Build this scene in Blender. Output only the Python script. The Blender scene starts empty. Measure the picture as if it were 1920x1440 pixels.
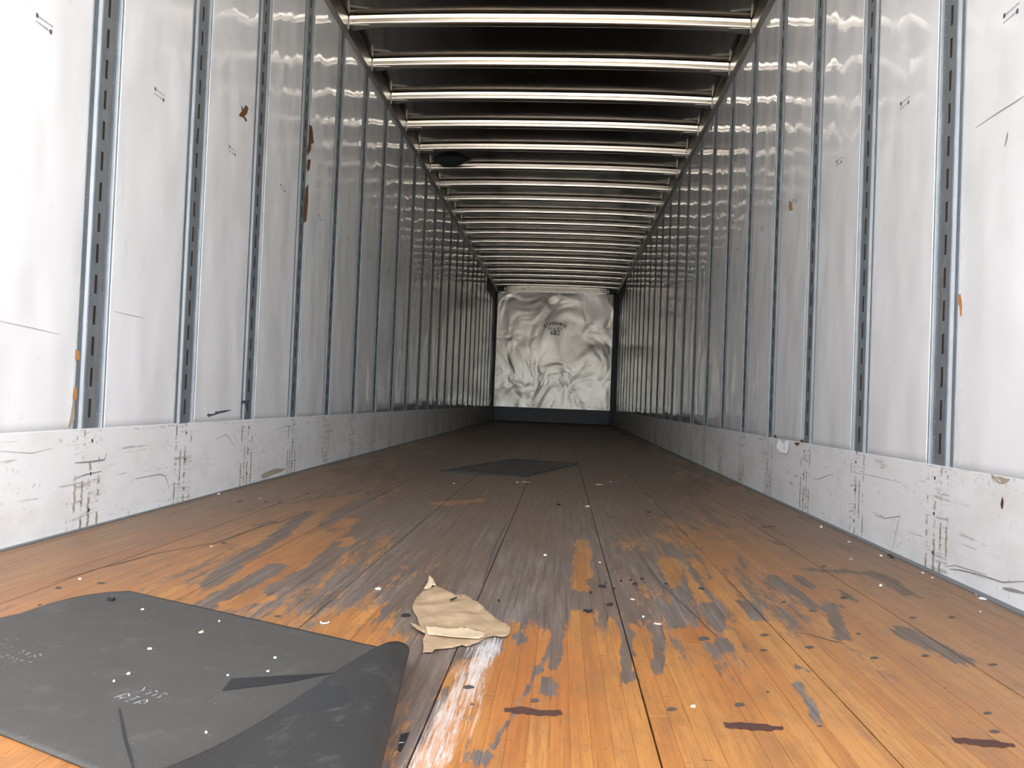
import bpy, bmesh, math, random
from mathutils import Vector, Matrix
from mathutils.geometry import delaunay_2d_cdt
random.seed(7)
SC = bpy.context.scene
COL = SC.collection
PI = math.pi

# ---------------------------------------------------------------- measurements (metres)
W = 2.528            # inside width of the trailer
HW = W / 2
S = 0.6096           # spacing of the wall posts and roof bows
Y0 = 2.3237          # first post seen
YR = 0.12            # rear opening
YE = 16.29           # front wall
ZS = 0.305           # top of the scuff plate
ZR = 2.683           # underside of the top rail
ZB = 2.776           # bow ends
POST_W = 0.165

# ---------------------------------------------------------------- camera
YAW, PITCH, ROLL, FPX = -.0635, .0202, .0397, 1472.6
CAM = Vector((.1781, 0, .4437))
fwd = Vector((math.sin(YAW)*math.cos(PITCH), math.cos(YAW)*math.cos(PITCH), math.sin(PITCH)))
r0 = Vector((math.cos(YAW), -math.sin(YAW), 0)); u0 = r0.cross(fwd)
rgt = math.cos(ROLL)*r0 + math.sin(ROLL)*u0
up = -math.sin(ROLL)*r0 + math.cos(ROLL)*u0
cd = bpy.data.cameras.new('camera'); cam = bpy.data.objects.new('camera', cd); COL.objects.link(cam)
cam.matrix_world = Matrix(((rgt.x, up.x, -fwd.x, CAM.x), (rgt.y, up.y, -fwd.y, CAM.y), (rgt.z, up.z, -fwd.z, CAM.z), (0, 0, 0, 1)))
cd.sensor_width = 36; cd.lens = FPX/1920*36; cd.clip_start = .02; cd.clip_end = 500
SC.camera = cam

# ---------------------------------------------------------------- light and exposure
SKY_STRENGTH, SUN_STRENGTH, EXPOSURE = 0.37, 4.2, 2.15
wd = bpy.data.worlds.new('world'); SC.world = wd; wd.use_nodes = True
nt = wd.node_tree; nt.nodes.clear()
sky = nt.nodes.new('ShaderNodeTexSky'); sky.sky_type = 'NISHITA'; sky.sun_disc = False
sky.sun_elevation = math.radians(52); sky.sun_rotation = math.radians(95); sky.dust_density = 3.0; sky.air_density = 1.0
hsv = nt.nodes.new('ShaderNodeHueSaturation'); hsv.inputs['Saturation'].default_value = .48
bg = nt.nodes.new('ShaderNodeBackground'); bg.inputs[1].default_value = SKY_STRENGTH
wo = nt.nodes.new('ShaderNodeOutputWorld')
nt.links.new(sky.outputs[0], hsv.inputs['Color']); nt.links.new(hsv.outputs[0], bg.inputs[0]); nt.links.new(bg.outputs[0], wo.inputs[0])
sl = bpy.data.lights.new('sun', 'SUN'); sl.energy = SUN_STRENGTH; sl.angle = math.radians(.6); sl.color = (1, .955, .88)
so = bpy.data.objects.new('sun', sl); COL.objects.link(so)
sd = Vector((math.cos(math.radians(52))*.97, math.cos(math.radians(52))*.24, math.sin(math.radians(52))))  # towards the sun
so.rotation_euler = sd.to_track_quat('Z', 'Y').to_euler(); so.location = (6, 2, 9)
pl = bpy.data.lights.new('door_opening_portal', 'AREA'); pl.shape = 'RECTANGLE'; pl.size = W; pl.size_y = 2.8; pl.cycles.is_portal = True
po = bpy.data.objects.new('door_opening_portal', pl); COL.objects.link(po)
po.location = (0, YR-.01, 1.4); po.rotation_euler = (PI/2, 0, 0)
SC.view_settings.view_transform = 'Standard'; SC.view_settings.look = 'None'
SC.view_settings.exposure = EXPOSURE; SC.view_settings.gamma = 1; SC.view_settings.use_curve_mapping = False
cy = SC.cycles
cy.max_bounces = 14; cy.diffuse_bounces = 8; cy.glossy_bounces = 8; cy.sample_clamp_indirect = 6; cy.blur_glossy = .6

# ---------------------------------------------------------------- from a picture point to a place in the trailer
def ray(x, y): return fwd + rgt*((x-960)/FPX) - up*((y-720)/FPX)
def fl(x, y, z=0.0):
    d = ray(x, y); t = (z-CAM.z)/d.z; return CAM + d*t
def wl(x, y, X):
    d = ray(x, y); t = (X-CAM.x)/d.x; return CAM + d*t

# ---------------------------------------------------------------- node helper
class NT:
    def __init__(s, name):
        s.m = bpy.data.materials.new(name); s.m.use_nodes = True; s.t = s.m.node_tree; s.t.nodes.clear()
        s.out = s.t.nodes.new('ShaderNodeOutputMaterial'); s.b = s.t.nodes.new('ShaderNodeBsdfPrincipled')
        s.t.links.new(s.b.outputs[0], s.out.inputs[0])
        g = s.t.nodes.new('ShaderNodeNewGeometry'); s.P = g.outputs['Position']
        sp = s.t.nodes.new('ShaderNodeSeparateXYZ'); s.t.links.new(s.P, sp.inputs[0])
        s.x, s.y, s.z = sp.outputs
    def put(s, sock, v):
        if isinstance(v, bpy.types.NodeSocket): s.t.links.new(v, sock)
        else: sock.default_value = v
    def math(s, op, a, b=0.0, c=0.0, clamp=False):
        n = s.t.nodes.new('ShaderNodeMath'); n.operation = op; n.use_clamp = clamp
        s.put(n.inputs[0], a); s.put(n.inputs[1], b); s.put(n.inputs[2], c); return n.outputs[0]
    def add(s, a, b): return s.math('ADD', a, b)
    def sub(s, a, b): return s.math('SUBTRACT', a, b)
    def mul(s, a, b): return s.math('MULTIPLY', a, b)
    def step(s, v, lo, hi):
        n = s.t.nodes.new('ShaderNodeMapRange'); n.interpolation_type = 'SMOOTHSTEP'
        s.put(n.inputs[0], v); s.put(n.inputs[1], lo); s.put(n.inputs[2], hi); return n.outputs[0]
    def gauss(s, v, c, w):
        q = s.math('DIVIDE', s.sub(v, c), w); return s.math('POWER', 2.718, s.mul(s.mul(q, q), -1.0))
    def vec(s, a, b, c):
        n = s.t.nodes.new('ShaderNodeCombineXYZ'); s.put(n.inputs[0], a); s.put(n.inputs[1], b); s.put(n.inputs[2], c); return n.outputs[0]
    def scaled(s, sx, sy, sz, off=0.0):
        return s.vec(s.add(s.mul(s.x, sx), off), s.mul(s.y, sy), s.mul(s.z, sz))
    def noise(s, v, scale=1.0, detail=3.0, rough=.55, dist=0.0):
        n = s.t.nodes.new('ShaderNodeTexNoise'); s.put(n.inputs['Vector'], v); n.inputs['Scale'].default_value = scale
        n.inputs['Detail'].default_value = detail; n.inputs['Roughness'].default_value = rough; n.inputs['Distortion'].default_value = dist
        return n.outputs[0]
    def mix(s, f, a, b):
        n = s.t.nodes.new('ShaderNodeMix'); n.data_type = 'RGBA'
        s.put(n.inputs[0], f)
        for i, c in ((6, a), (7, b)):
            s.put(n.inputs[i], c if isinstance(c, bpy.types.NodeSocket) else (*c, 1))
        return n.outputs[2]
    def ramp(s, f, stops):
        n = s.t.nodes.new('ShaderNodeValToRGB'); e = n.color_ramp.elements
        while len(e) < len(stops): e.new(.5)
        for i, (p, c) in enumerate(stops): e[i].position = p; e[i].color = (*c, 1)
        s.put(n.inputs[0], f); return n.outputs[0]
    def attr(s, name):
        n = s.t.nodes.new('ShaderNodeAttribute'); n.attribute_name = name; return n.outputs['Fac']
    def seg(s, P2, a, b, w):
        """1 on the line a-b of the floor, falling to 0 at distance w"""
        a = Vector((a[0], a[1], 0)); d = Vector((b[0], b[1], 0)) - a
        def vm(op, x, y=None, sc=None):
            n = s.t.nodes.new('ShaderNodeVectorMath'); n.operation = op
            s.put(n.inputs[0], x)
            if y is not None: s.put(n.inputs[1], y)
            if sc is not None: s.put(n.inputs['Scale'], sc)
            return n
        q = vm('SUBTRACT', P2, a).outputs[0]
        if d.length > 1e-6:
            t = s.math('MULTIPLY', vm('DOT_PRODUCT', q, d).outputs['Value'], 1/d.length_squared, clamp=True)
            q = vm('SUBTRACT', q, vm('SCALE', d, sc=t).outputs[0]).outputs[0]
        return s.step(vm('LENGTH', q).outputs['Value'], w, w*.25)
    def bump(s, h, dist, strength=1.0):
        n = s.t.nodes.new('ShaderNodeBump'); n.inputs['Distance'].default_value = dist; n.inputs['Strength'].default_value = strength
        s.put(n.inputs['Height'], h); s.t.links.new(n.outputs[0], s.b.inputs['Normal'])
    def set(s, color=None, rough=.5, metal=0.0, spec=.5):
        if color is not None: s.put(s.b.inputs['Base Color'], color if isinstance(color, bpy.types.NodeSocket) else (*color, 1))
        s.put(s.b.inputs['Roughness'], rough); s.put(s.b.inputs['Metallic'], metal); s.b.inputs['Specular IOR Level'].default_value = spec
        return s.m

def plain(name, color, rough=.6, metal=0.0, var=.12, scale=40.0):
    n = NT(name); k = n.noise(n.P, scale, 4)
    c = n.mix(k, tuple(v*(1-var) for v in color), tuple(min(1, v*(1+var)) for v in color))
    return n.set(c, rough, metal)

# ---------------------------------------------------------------- materials
def m_panel():
    n = NT('white_liner')
    smud = n.noise(n.scaled(3, 3, 3), 1.0, 5, .6)
    fine = n.noise(n.scaled(9, 22, 14), 1.0, 5, .7)
    c = n.mix(n.step(smud, .5, .72), (.90, .90, .895), (.85, .85, .845))
    c = n.mix(n.mul(n.step(fine, .70, .76), .22), c, (.50, .49, .46))
    spk = n.noise(n.scaled(7, 55, 38), 1.0, 4, .65); spm = n.noise(n.scaled(2, 2.2, 2.2), 1.0, 3, .6)
    c = n.mix(n.mul(n.mul(n.step(spk, .66, .72), n.step(spm, .47, .60)), .55), c, (.38, .365, .34))
    stn = n.noise(n.scaled(4, 9, 4), 1.0, 5, .7)
    c = n.mix(n.mul(n.step(stn, .60, .74), .30), c, (.62, .61, .55))
    # irregular dark blotches rising from the scuff plate, stronger deep inside
    g = n.noise(n.scaled(2, 2.2, .8), 1.0, 4)
    lim = n.add(ZS, n.mul(n.step(n.y, 5.0, 9.0), n.mul(g, .20)))
    c = n.mix(n.mul(n.step(n.sub(lim, n.z), -.03, .02), .75), c, (.16, .16, .16))
    # thin scratches
    sc1 = n.noise(n.scaled(1, 30, 2.2, 5.0), 1.0, 2, .4)
    c = n.mix(n.mul(n.step(sc1, .745, .765), .18), c, (.45, .44, .42))
    wav = n.noise(n.scaled(1, 6.0, 3.0), 1.0, 1.0, .4)
    wav2 = n.noise(n.scaled(1, 22, 14), 1.0, 1.0, .4)
    n.bump(n.add(wav, n.mul(wav2, .06)), .0105)
    return n.set(c, n.add(.03, n.mul(smud, .09)), 0.0, .7)
def m_zinc():
    n = NT('galvanised_steel')
    k = n.noise(n.scaled(30, 30, 9), 1.0, 5, .7); k2 = n.noise(n.P, 120.0, 2)
    c = n.mix(n.step(k, .35, .7), (.31, .34, .36), (.41, .435, .45)); c = n.mix(n.mul(k2, .2), c, (.28, .31, .335))
    return n.set(c, n.add(.44, n.mul(k, .22)), .7)
def m_scuff():
    n = NT('scuff_plate_white')
    blot = n.noise(n.scaled(2, 3, 5), 1.0, 5, .6)
    c = n.mix(n.step(blot, .42, .7), (.86, .855, .84), (.76, .75, .725))
    # wandering horizontal scratches
    wob = n.mul(n.noise(n.scaled(1, 1.7, 1.2), 1.0, 2), 1.2)
    hz = n.noise(n.vec(n.x, n.mul(n.y, 2.0), n.mul(n.add(n.z, n.mul(wob, .05)), 85)), 1.0, 3, .55)
    brk = n.noise(n.scaled(3, 9, 11), 1.0, 4, .7)
    hs = n.mul(n.step(hz, .62, .68), n.step(brk, .48, .60))
    hz2 = n.noise(n.vec(n.x, n.mul(n.y, 3.3), n.mul(n.add(n.z, n.mul(wob, .09)), 160)), 1.0, 2, .5)
    hs2 = n.mul(n.step(hz2, .66, .72), n.step(brk, .50, .66))
    c = n.mix(n.mul(hs, .55), c, (.30, .27, .23)); c = n.mix(n.mul(hs2, .45), c, (.22, .21, .20))
    # vertical rub marks where the posts push through
    ph = n.math('FRACT', n.math('DIVIDE', n.add(n.y, -Y0+S*10.5), S))
    ds = n.mul(n.sub(ph, .5), S); d = n.math('ABSOLUTE', ds)
    low = n.step(n.z, .24, .02)
    cell = n.math('FLOOR', n.math('DIVIDE', n.add(n.y, -Y0+S*10.5), S))
    band = None
    for q, (c0, wd_) in enumerate(((-.060, .006), (-.024, .0055), (.012, .007), (.058, .006))):
        dn = n.mul(n.sub(n.noise(n.vec(n.add(cell, q*3.7), n.mul(n.y, 14), n.mul(n.z, 46)), 1.0, 4, .7), .5), .022)
        gate = n.noise(n.vec(n.add(n.mul(cell, 5.3), q*9.1), n.mul(n.y, 3), n.mul(n.z, 13)), 1.0, 5, .75)
        b_ = n.mul(n.step(n.gauss(n.add(ds, dn), c0, wd_), .25, .75), n.step(n.add(gate, n.mul(low, .10)), .505, .585))
        band = b_ if band is None else n.math('MAXIMUM', band, b_)
    tone = n.noise(n.scaled(9, 60, 50), 1.0, 4, .7)
    c = n.mix(n.mul(band, .92), c, n.mix(n.step(tone, .35, .65), (.17, .135, .095), (.46, .39, .28)))
    g3 = n.noise(n.vec(n.mul(cell, 3.1), n.mul(n.y, 9), n.mul(n.z, 26)), 1.0, 4, .7)
    hb = n.mul(n.mul(n.step(d, .085, .055), n.step(hz2, .56, .64)), n.step(n.add(g3, n.mul(low, .06)), .49, .59))
    c = n.mix(n.mul(hb, .55), c, (.24, .205, .155))
    spk = n.noise(n.scaled(5, 80, 60), 1.0, 3, .6); spm = n.noise(n.scaled(2, 4, 7), 1.0, 3, .6)
    c = n.mix(n.mul(n.mul(n.step(spk, .63, .68), n.step(spm, .44, .58)), .7), c, (.30, .26, .20))
    rough_k = n.noise(n.scaled(3, 30, 60), 1.0, 4)
    n.bump(rough_k, .0006)
    return n.set(c, .55, 0.0, .35)
WORN = [((1123, 1010), (1135, 1100), .035), ((1135, 1100), (1165, 1160), .035), ((1165, 1160), (1182, 1275), .022), ((1228, 1172), (1236, 1265), .016),
        ((1287, 1055), (1270, 1175), .022), ((1330, 1130), (1360, 1215), .020), ((1250, 1020), (1345, 1130), .022), ((1450, 1080), (1530, 1140), .024), ((1530, 1140), (1565, 1135), .030),
        ((1560, 1140), (1578, 1198), .020), ((1515, 1068), (1640, 1075), .040), ((1640, 1075), (1705, 1115), .040), ((1690, 1180), (1800, 1236), .040), ((1496, 1081), (1515, 1100), .020),
        ((1575, 1108), (1604, 1127), .016), ((1500, 1255), (1512, 1258), .020), ((1500, 1285), (1530, 1350), .012), ((1030, 1278), (1030, 1300), .022),
        ((900, 1415), (900, 1430), .018), ((390, 1095), (500, 1020), .034), ((500, 1020), (580, 960), .034), ((380, 1140), (520, 1060), .04), ((560, 1090), (640, 1020), .04), ((480, 985), (515, 978), .03),
        ((1396, 1130), (1420, 1160), .025), ((1045, 1120), (1040, 1250), .02), ((925, 1400), (1035, 1215), .007), ((750, 1440), (835, 1290), .012), ((770, 1290), (800, 1215), .05), ((900, 1225), (965, 1195), .045), ((1000, 1080), (1030, 1150), .06), ((1130, 1090), (1170, 1150), .05)]
KEPT = [((1092, 1015), (1088, 1105), .038), ((1265, 1050), (1290, 1100), .06), ((1310, 1090), (1335, 1125), .05), ((1090, 1150), (1085, 1250), .034), ((1210, 1190), (1200, 1260), .026),
        ((1340, 1190), (1300, 1190), .06), ((610, 1000), (560, 1060), .05), ((655, 1010), (640, 1025), .03), ((440, 1130), (480, 1120), .05), ((830, 945), (930, 935), .09), ((620, 1180), (690, 1150), .028),
        ((960, 1170), (950, 1250), .020), ((1160, 1150), (1150, 1210), .02), ((660, 975), (640, 985), .05), ((470, 1060), (560, 1010), .035)]
def m_floor():
    n = NT('worn_hardwood')
    t = n.attr('tint'); tv = n.mul(t, 37.0)
    P2 = n.vec(n.x, n.y, 0.0)
    wigx = n.mul(n.sub(n.noise(n.vec(n.mul(n.x, 30), n.mul(n.y, 7), 2.0), 1.0, 4, .65), .5), .045)
    wigy = n.mul(n.sub(n.noise(n.vec(n.mul(n.x, 45), n.mul(n.y, 5), 8.0), 1.0, 4, .7), .5), .16)
    Pw = n.vec(n.add(n.x, wigx), n.add(n.y, wigy), 0.0)
    grain = n.noise(n.vec(n.add(n.mul(n.x, 95), tv), n.mul(n.y, 2.6), tv), 1.0, 5, .65, .5)
    fine = n.noise(n.vec(n.add(n.mul(n.x, 420), tv), n.mul(n.y, 9), tv), 1.0, 3, .6)
    mott = n.noise(n.vec(n.mul(n.x, 14), n.mul(n.y, 5), 6.0), 1.0, 5, .7)
    wood = n.ramp(t, [(0, (.40, .145, .038)), (.2, (.47, .20, .052)), (.4, (.52, .235, .064)), (.55, (.45, .185, .050)), (.7, (.56, .265, .078)), (.85, (.43, .165, .044)), (1, (.51, .225, .060))])
    wood = n.mix(.35, wood, (.50, .22, .060))
    red = n.noise(n.vec(n.mul(n.x, 3.6), n.mul(n.y, .9), 12.0), 1.0, 3, .5)
    wood = n.mix(n.mul(n.step(red, .50, .66), .6), wood, (.40, .125, .034))
    wood = n.mix(n.mul(n.step(grain, .40, .75), .60), wood, (.26, .10, .028))
    wood = n.mix(n.mul(n.step(fine, .50, .70), .50), wood, (.20, .085, .030))
    wood = n.mix(n.mul(n.step(mott, .44, .66), .50), wood, (.25, .118, .050))
    fleck = n.noise(n.vec(n.mul(n.x, 260), n.mul(n.y, 60), 15.0), 1.0, 3, .65)
    wood = n.mix(n.mul(n.step(fleck, .60, .70), .55), wood, (.13, .065, .035))
    w1 = n.noise(n.vec(n.mul(n.x, 7.5), n.mul(n.y, 1.25), 3.0), 1.0, 6, .66, .6)
    w2 = n.noise(n.vec(n.mul(n.x, 46), n.mul(n.y, 5.0), 9.0), 1.0, 6, .75, .5)
    w3 = n.noise(n.vec(n.mul(n.x, 170), n.mul(n.y, 24), 1.0), 1.0, 4, .7)
    walk = n.mul(n.gauss(n.x, .02, .55), n.step(n.y, 1.28, 1.78))
    walk2 = n.mul(n.gauss(n.x, .05, .85), n.step(n.y, 1.9, 3.6))
    lane = n.mul(n.gauss(n.x, -.05, .12), n.step(n.y, 1.9, 1.2))
    deep = n.step(n.y, 3.0, 6.5)
    wear = n.add(n.add(n.mul(w1, .50), n.mul(w2, .42)), n.mul(w3, .24))
    wear = n.add(wear, n.add(n.add(n.mul(walk, .22), n.mul(walk2, .16)), n.add(n.mul(lane, .12), n.mul(deep, .10))))
    wear = n.add(wear, n.mul(n.sub(t, .5), .03))
    def most(L, gain):
        acc = None
        for a, b, w in L:
            v = n.seg(Pw, fl(*a), fl(*b), w)
            acc = v if acc is None else n.math('MAXIMUM', acc, v)
        return n.mul(acc, gain)
    wear = n.sub(n.add(wear, most(WORN, .24)), most(KEPT, .24))
    wm = n.mul(n.step(wear, .645, .725), n.add(.70, n.mul(w3, .5)))
    gv = n.noise(n.vec(n.mul(n.x, 70), n.mul(n.y, 3.4), 4.0), 1.0, 6, .7)
    grey = n.ramp(gv, [(.28, (.058, .046, .038)), (.5, (.145, .120, .102)), (.72, (.265, .230, .200))])
    bro = n.mix(n.step(n.noise(n.vec(n.mul(n.x, 5), n.mul(n.y, 1.1), 7.0), 1.0, 3), .40, .62), grey, (.13, .085, .055))
    grey = n.mix(.55, grey, bro)
    col = n.mix(wm, wood, grey)
    # a general film of dirt away from the door and along the edges
    film = n.add(n.mul(n.step(n.y, 1.2, 3.8), .60), n.mul(n.step(n.math('ABSOLUTE', n.x), .50, 1.2), .42))
    film = n.mul(film, n.add(.45, w2))
    col = n.mix(n.math('MINIMUM', film, .8), col, n.mix(n.step(n.y, 4.0, 8.0), (.18, .125, .085), (.34, .255, .19)))  # film painted paler deep inside, offsetting the light falloff there
    # short dark ticks across the grain
    tick = n.noise(n.vec(n.mul(n.x, 30), n.mul(n.y, 190), 3.0), 1.0, 2, .5)
    tk2 = n.noise(n.vec(n.mul(n.x, 5), n.mul(n.y, 4), 13.0), 1.0, 2, .5)
    col = n.mix(n.mul(n.mul(n.step(tick, .67, .72), n.step(tk2, .40, .55)), .65), col, (.05, .036, .028))
    # white paint dragged along the grain near the door
    pa = n.mul(n.gauss(n.add(n.x, n.mul(n.sub(n.y, 1.2), -.06)), .050, .042), n.mul(n.step(n.y, 1.62, 1.38), n.step(n.y, .80, .95)))
    ps = n.noise(n.vec(n.mul(n.x, 150), n.mul(n.y, 6.5), 2.0), 1.0, 6, .75, .4)
    ps2 = n.noise(n.vec(n.mul(n.x, 26), n.mul(n.y, 3.0), 22.0), 1.0, 4, .65)
    pm = n.step(n.add(n.mul(pa, .30), n.add(n.mul(ps, .62), n.mul(ps2, .38))), .68, .80)
    pink = n.mix(n.step(n.y, 1.22, 1.02), (.60, .54, .49), (.62, .36, .23))
    col = n.mix(n.mul(pm, .78), col, n.mix(n.step(w3, .42, .66), pink, (.76, .71, .65)))
    # light abraded streaks
    ab = n.noise(n.vec(n.mul(n.x, 210), n.mul(n.y, 3.0), 5.0), 1.0, 3, .6)
    col = n.mix(n.mul(n.mul(n.step(ab, .60, .72), wm), .5), col, (.36, .32, .285))
    n.bump(n.add(n.mul(grain, .5), n.mul(w2, .6)), .0006)
    return n.set(col, n.add(.42, n.mul(wm, .22)), 0.0, .35)
def m_alu(name, c1, c2, rough, wave, wdist):
    n = NT(name)
    k = n.noise(n.scaled(4, 3, 4), 1.0, 4, .6)
    c = n.mix(k, c1, c2); v = n.noise(n.P, wave, 1.5, .4)
    n.bump(v, wdist)
    return n.set(c, n.add(rough, n.mul(k, .12)), 1.0)
def m_roof():
    n = NT('dull_aluminium_roof')
    k = n.noise(n.scaled(4, 5, 1), 1.0, 5, .6)
    c = n.mix(k, (.23, .215, .19), (.28, .26, .23))
    wob = n.mul(n.sub(n.noise(n.scaled(2, .9, 0), 1.0, 3), .5), .12)
    st = n.math('MAXIMUM', n.gauss(n.add(n.x, wob), -.60, .075), n.gauss(n.add(n.x, wob), .51, .065))
    gate = n.mul(n.step(n.y, 6.2, 7.6), n.step(n.noise(n.scaled(3, 2, 0), 1.0, 3), .3, .5))
    c = n.mix(n.mul(n.mul(st, gate), .8), c, (.07, .042, .030))
    n.bump(n.noise(n.scaled(1.6, 2.0, 0), 1.0, 1, .4), .003)
    return n.set(c, .15, 1.0)
def m_front():
    n = NT('polished_front_sheet')
    br = n.noise(n.scaled(2, 1, 70), 1.0, 5, .7)
    st = n.noise(n.scaled(3, 1, 3.2), 1.0, 6, .7)
    c = n.mix(br, (.42, .40, .365), (.56, .54, .50))
    bandz = n.gauss(n.z, 2.02, .16)
    c = n.mix(n.mul(n.step(n.add(st, n.mul(bandz, .05)), .62, .70), .5), c, (.22, .19, .14))
    hs = n.noise(n.scaled(2.2, 1, 55), 1.0, 3)
    c = n.mix(n.mul(n.step(hs, .66, .72), .5), c, (.24, .22, .18))
    big = n.noise(n.scaled(1.5, 1, 1.1, 3.1), 1.0, 2.5, .5, .8)
    n.bump(big, .060)
    return n.set(c, n.add(.25, n.mul(br, .16)), 1.0)
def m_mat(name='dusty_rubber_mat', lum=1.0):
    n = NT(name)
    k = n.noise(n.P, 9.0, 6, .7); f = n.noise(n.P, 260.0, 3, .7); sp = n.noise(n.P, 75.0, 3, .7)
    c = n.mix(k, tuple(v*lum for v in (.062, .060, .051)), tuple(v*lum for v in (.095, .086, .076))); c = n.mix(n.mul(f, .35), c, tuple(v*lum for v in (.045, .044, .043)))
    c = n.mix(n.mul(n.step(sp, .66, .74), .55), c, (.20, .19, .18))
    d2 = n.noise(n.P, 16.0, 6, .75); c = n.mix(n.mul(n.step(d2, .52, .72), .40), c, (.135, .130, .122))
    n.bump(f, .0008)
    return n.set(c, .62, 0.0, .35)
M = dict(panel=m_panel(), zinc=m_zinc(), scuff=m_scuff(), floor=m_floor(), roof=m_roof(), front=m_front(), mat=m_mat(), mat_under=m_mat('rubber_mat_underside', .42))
M['bow'] = m_alu('bright_bow_steel', (.60, .56, .49), (.67, .63, .55), .14, 9.0, .0002)
M['rail'] = m_alu('rail_aluminium', (.42, .41, .38), (.52, .50, .47), .30, 6.0, .001)
M['header'] = m_alu('header_aluminium', (.74, .70, .62), (.82, .78, .70), .22, 3.0, .003)
M['dark'] = plain('dark_steel', (.030, .034, .038), .5, .3)
M['kick'] = plain('dark_kick_board', (.040, .043, .050), .45, 0, .5, 12)
M['cavity'] = plain('dark_cavity', (.030, .022, .018), .9)
M['grey_strip'] = plain('grey_edge_strip', (.23, .23, .22), .6, .3)
M['groove'] = plain('dirt_in_groove', (.018, .014, .012), .95)
M['ink'] = plain('grey_ink', (.10, .10, .12), .8)
M['ink_faint'] = plain('faint_ink', (.30, .30, .31), .8)
M['stencil'] = plain('stencil_black', (.035, .032, .045), .7)
M['torn'] = plain('torn_backing_brown', (.17, .075, .025), .85, 0, .4, 90)
M['foam'] = plain('orange_foam', (.55, .25, .08), .9, 0, .35, 120)
M['white'] = plain('bare_white_plastic', (.82, .82, .82), .6)
M['tan'] = plain('tan_exposed_core', (.42, .36, .26), .9, 0, .35, 60)
M['stain'] = plain('grey_black_stain', (.085, .070, .058), .75, 0, .45, 70)
M['rub'] = plain('grey_rub_mark', (.30, .285, .27), .8, 0, .4, 90)
M['burn'] = plain('burnt_brown', (.075, .028, .018), .8, 0, .75, 150)
M['crumb'] = plain('black_crumb', (.012, .012, .013), .8)
M['chip'] = plain('white_chip', (.80, .78, .74), .7)
M['chip_tan'] = plain('tan_chip', (.66, .46, .34), .8)
M['tape'] = plain('brown_tape', (.42, .25, .09), .6)
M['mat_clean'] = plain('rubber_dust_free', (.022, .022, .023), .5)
M['print'] = plain('pale_print', (.36, .355, .34), .8)
def m_paper():
    n = NT('kraft_paper')
    k = n.noise(n.P, 26.0, 5, .6); f = n.noise(n.P, 300.0, 3)
    c = n.mix(n.step(k, .38, .68), (.37, .25, .145), (.49, .345, .21)); c = n.mix(n.mul(f, .2), c, (.40, .27, .16))
    n.bump(f, .0004); return n.set(c, .8, 0, .2)
M['paper'] = m_paper()
M['paper_light'] = plain('kraft_paper_pale_side', (.60, .45, .28), .8, 0, .1, 60)
def m_ground():
    n = NT('dusty_concrete_yard'); k = n.noise(n.P, .6, 6, .6)
    return n.set(n.mix(k, (.44, .425, .40), (.55, .53, .50)), .9, 0, .2)
M['ground'] = m_ground()

# ---------------------------------------------------------------- mesh helpers
def obj(name, bm, mat, parent=None, smooth=False):
    me = bpy.data.meshes.new(name); bm.normal_update(); bm.to_mesh(me); bm.free()
    for m in (mat if isinstance(mat, list) else [mat]): me.materials.append(m)
    if smooth:
        for p in me.polygons: p.use_smooth = True
    return link(name, me, parent)
def link(name, me, parent=None, loc=(0, 0, 0), rz=0, sx=1):
    o = bpy.data.objects.new(name, me); COL.objects.link(o); o.location = loc; o.rotation_euler = (0, 0, rz)
    if parent: o.parent = parent
    return o
def empty(name, loc=(0, 0, 0), kind=None, parent=None):
    o = bpy.data.objects.new(name, None); COL.objects.link(o); o.location = loc; o.empty_display_size = .1
    if kind: o['kind'] = kind
    if parent: o.parent = parent
    return o
def tag(o, label, cat, group=None):
    o['label'] = label; o['category'] = cat
    if group: o['group'] = group
    return o
def box(bm, x0, x1, y0, y1, z0, z1, mi=0):
    v = [bm.verts.new(p) for p in ((x0, y0, z0), (x1, y0, z0), (x1, y1, z0), (x0, y1, z0), (x0, y0, z1), (x1, y0, z1), (x1, y1, z1), (x0, y1, z1))]
    for f in ((3, 2, 1, 0), (4, 5, 6, 7), (0, 1, 5, 4), (1, 2, 6, 5), (2, 3, 7, 6), (3, 0, 4, 7)):
        bm.faces.new([v[i] for i in f]).material_index = mi
def quad(bm, *p, mi=0):
    f = bm.faces.new([bm.verts.new(q) for q in p]); f.material_index = mi; return f
def sweep(bm, prof, pts_fn, n, closed=False):
    rows = [[bm.verts.new(pts_fn(a, b, i/n)) for a, b in prof] for i in range(n+1)]
    m = len(prof)
    for i in range(n):
        for j in range(m if closed else m-1):
            k = (j+1) % m
            bm.faces.new((rows[i][j], rows[i][k], rows[i+1][k], rows[i+1][j]))
    return rows
def poly(bm, pts, thick=None, nrm=Vector((0, 0, 1))):
    """flat outline (any shape) -> thin plate; nrm is the side that shows"""
    pts = [Vector(p) for p in pts]
    vs = [bm.verts.new(p) for p in pts]
    f = bm.faces.new(vs); f.normal_update()
    if f.normal.dot(nrm) < 0: f.normal_flip()
    if thick:
        lo = [bm.verts.new(p - nrm*thick) for p in pts]
        m = len(pts)
        for i in range(m): bm.faces.new((vs[i], vs[(i+1) % m], lo[(i+1) % m], lo[i]))
    bmesh.ops.triangulate(bm, faces=[f])
def ribbon(bm, pts, w, nrm=Vector((0, 0, 1))):
    pts = [Vector(p) for p in pts]
    L = []
    for i, p in enumerate(pts):
        d = (pts[min(i+1, len(pts)-1)] - pts[max(i-1, 0)]).normalized(); s = d.cross(nrm).normalized()*(w/2)*(1 if 0 < i < len(pts)-1 else .5)
        L.append((bm.verts.new(p+s), bm.verts.new(p-s)))
    for a, b in zip(L, L[1:]):
        f = bm.faces.new((a[0], b[0], b[1], a[1])); f.normal_update()
        if f.normal.dot(nrm) < 0: f.normal_flip()
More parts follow.
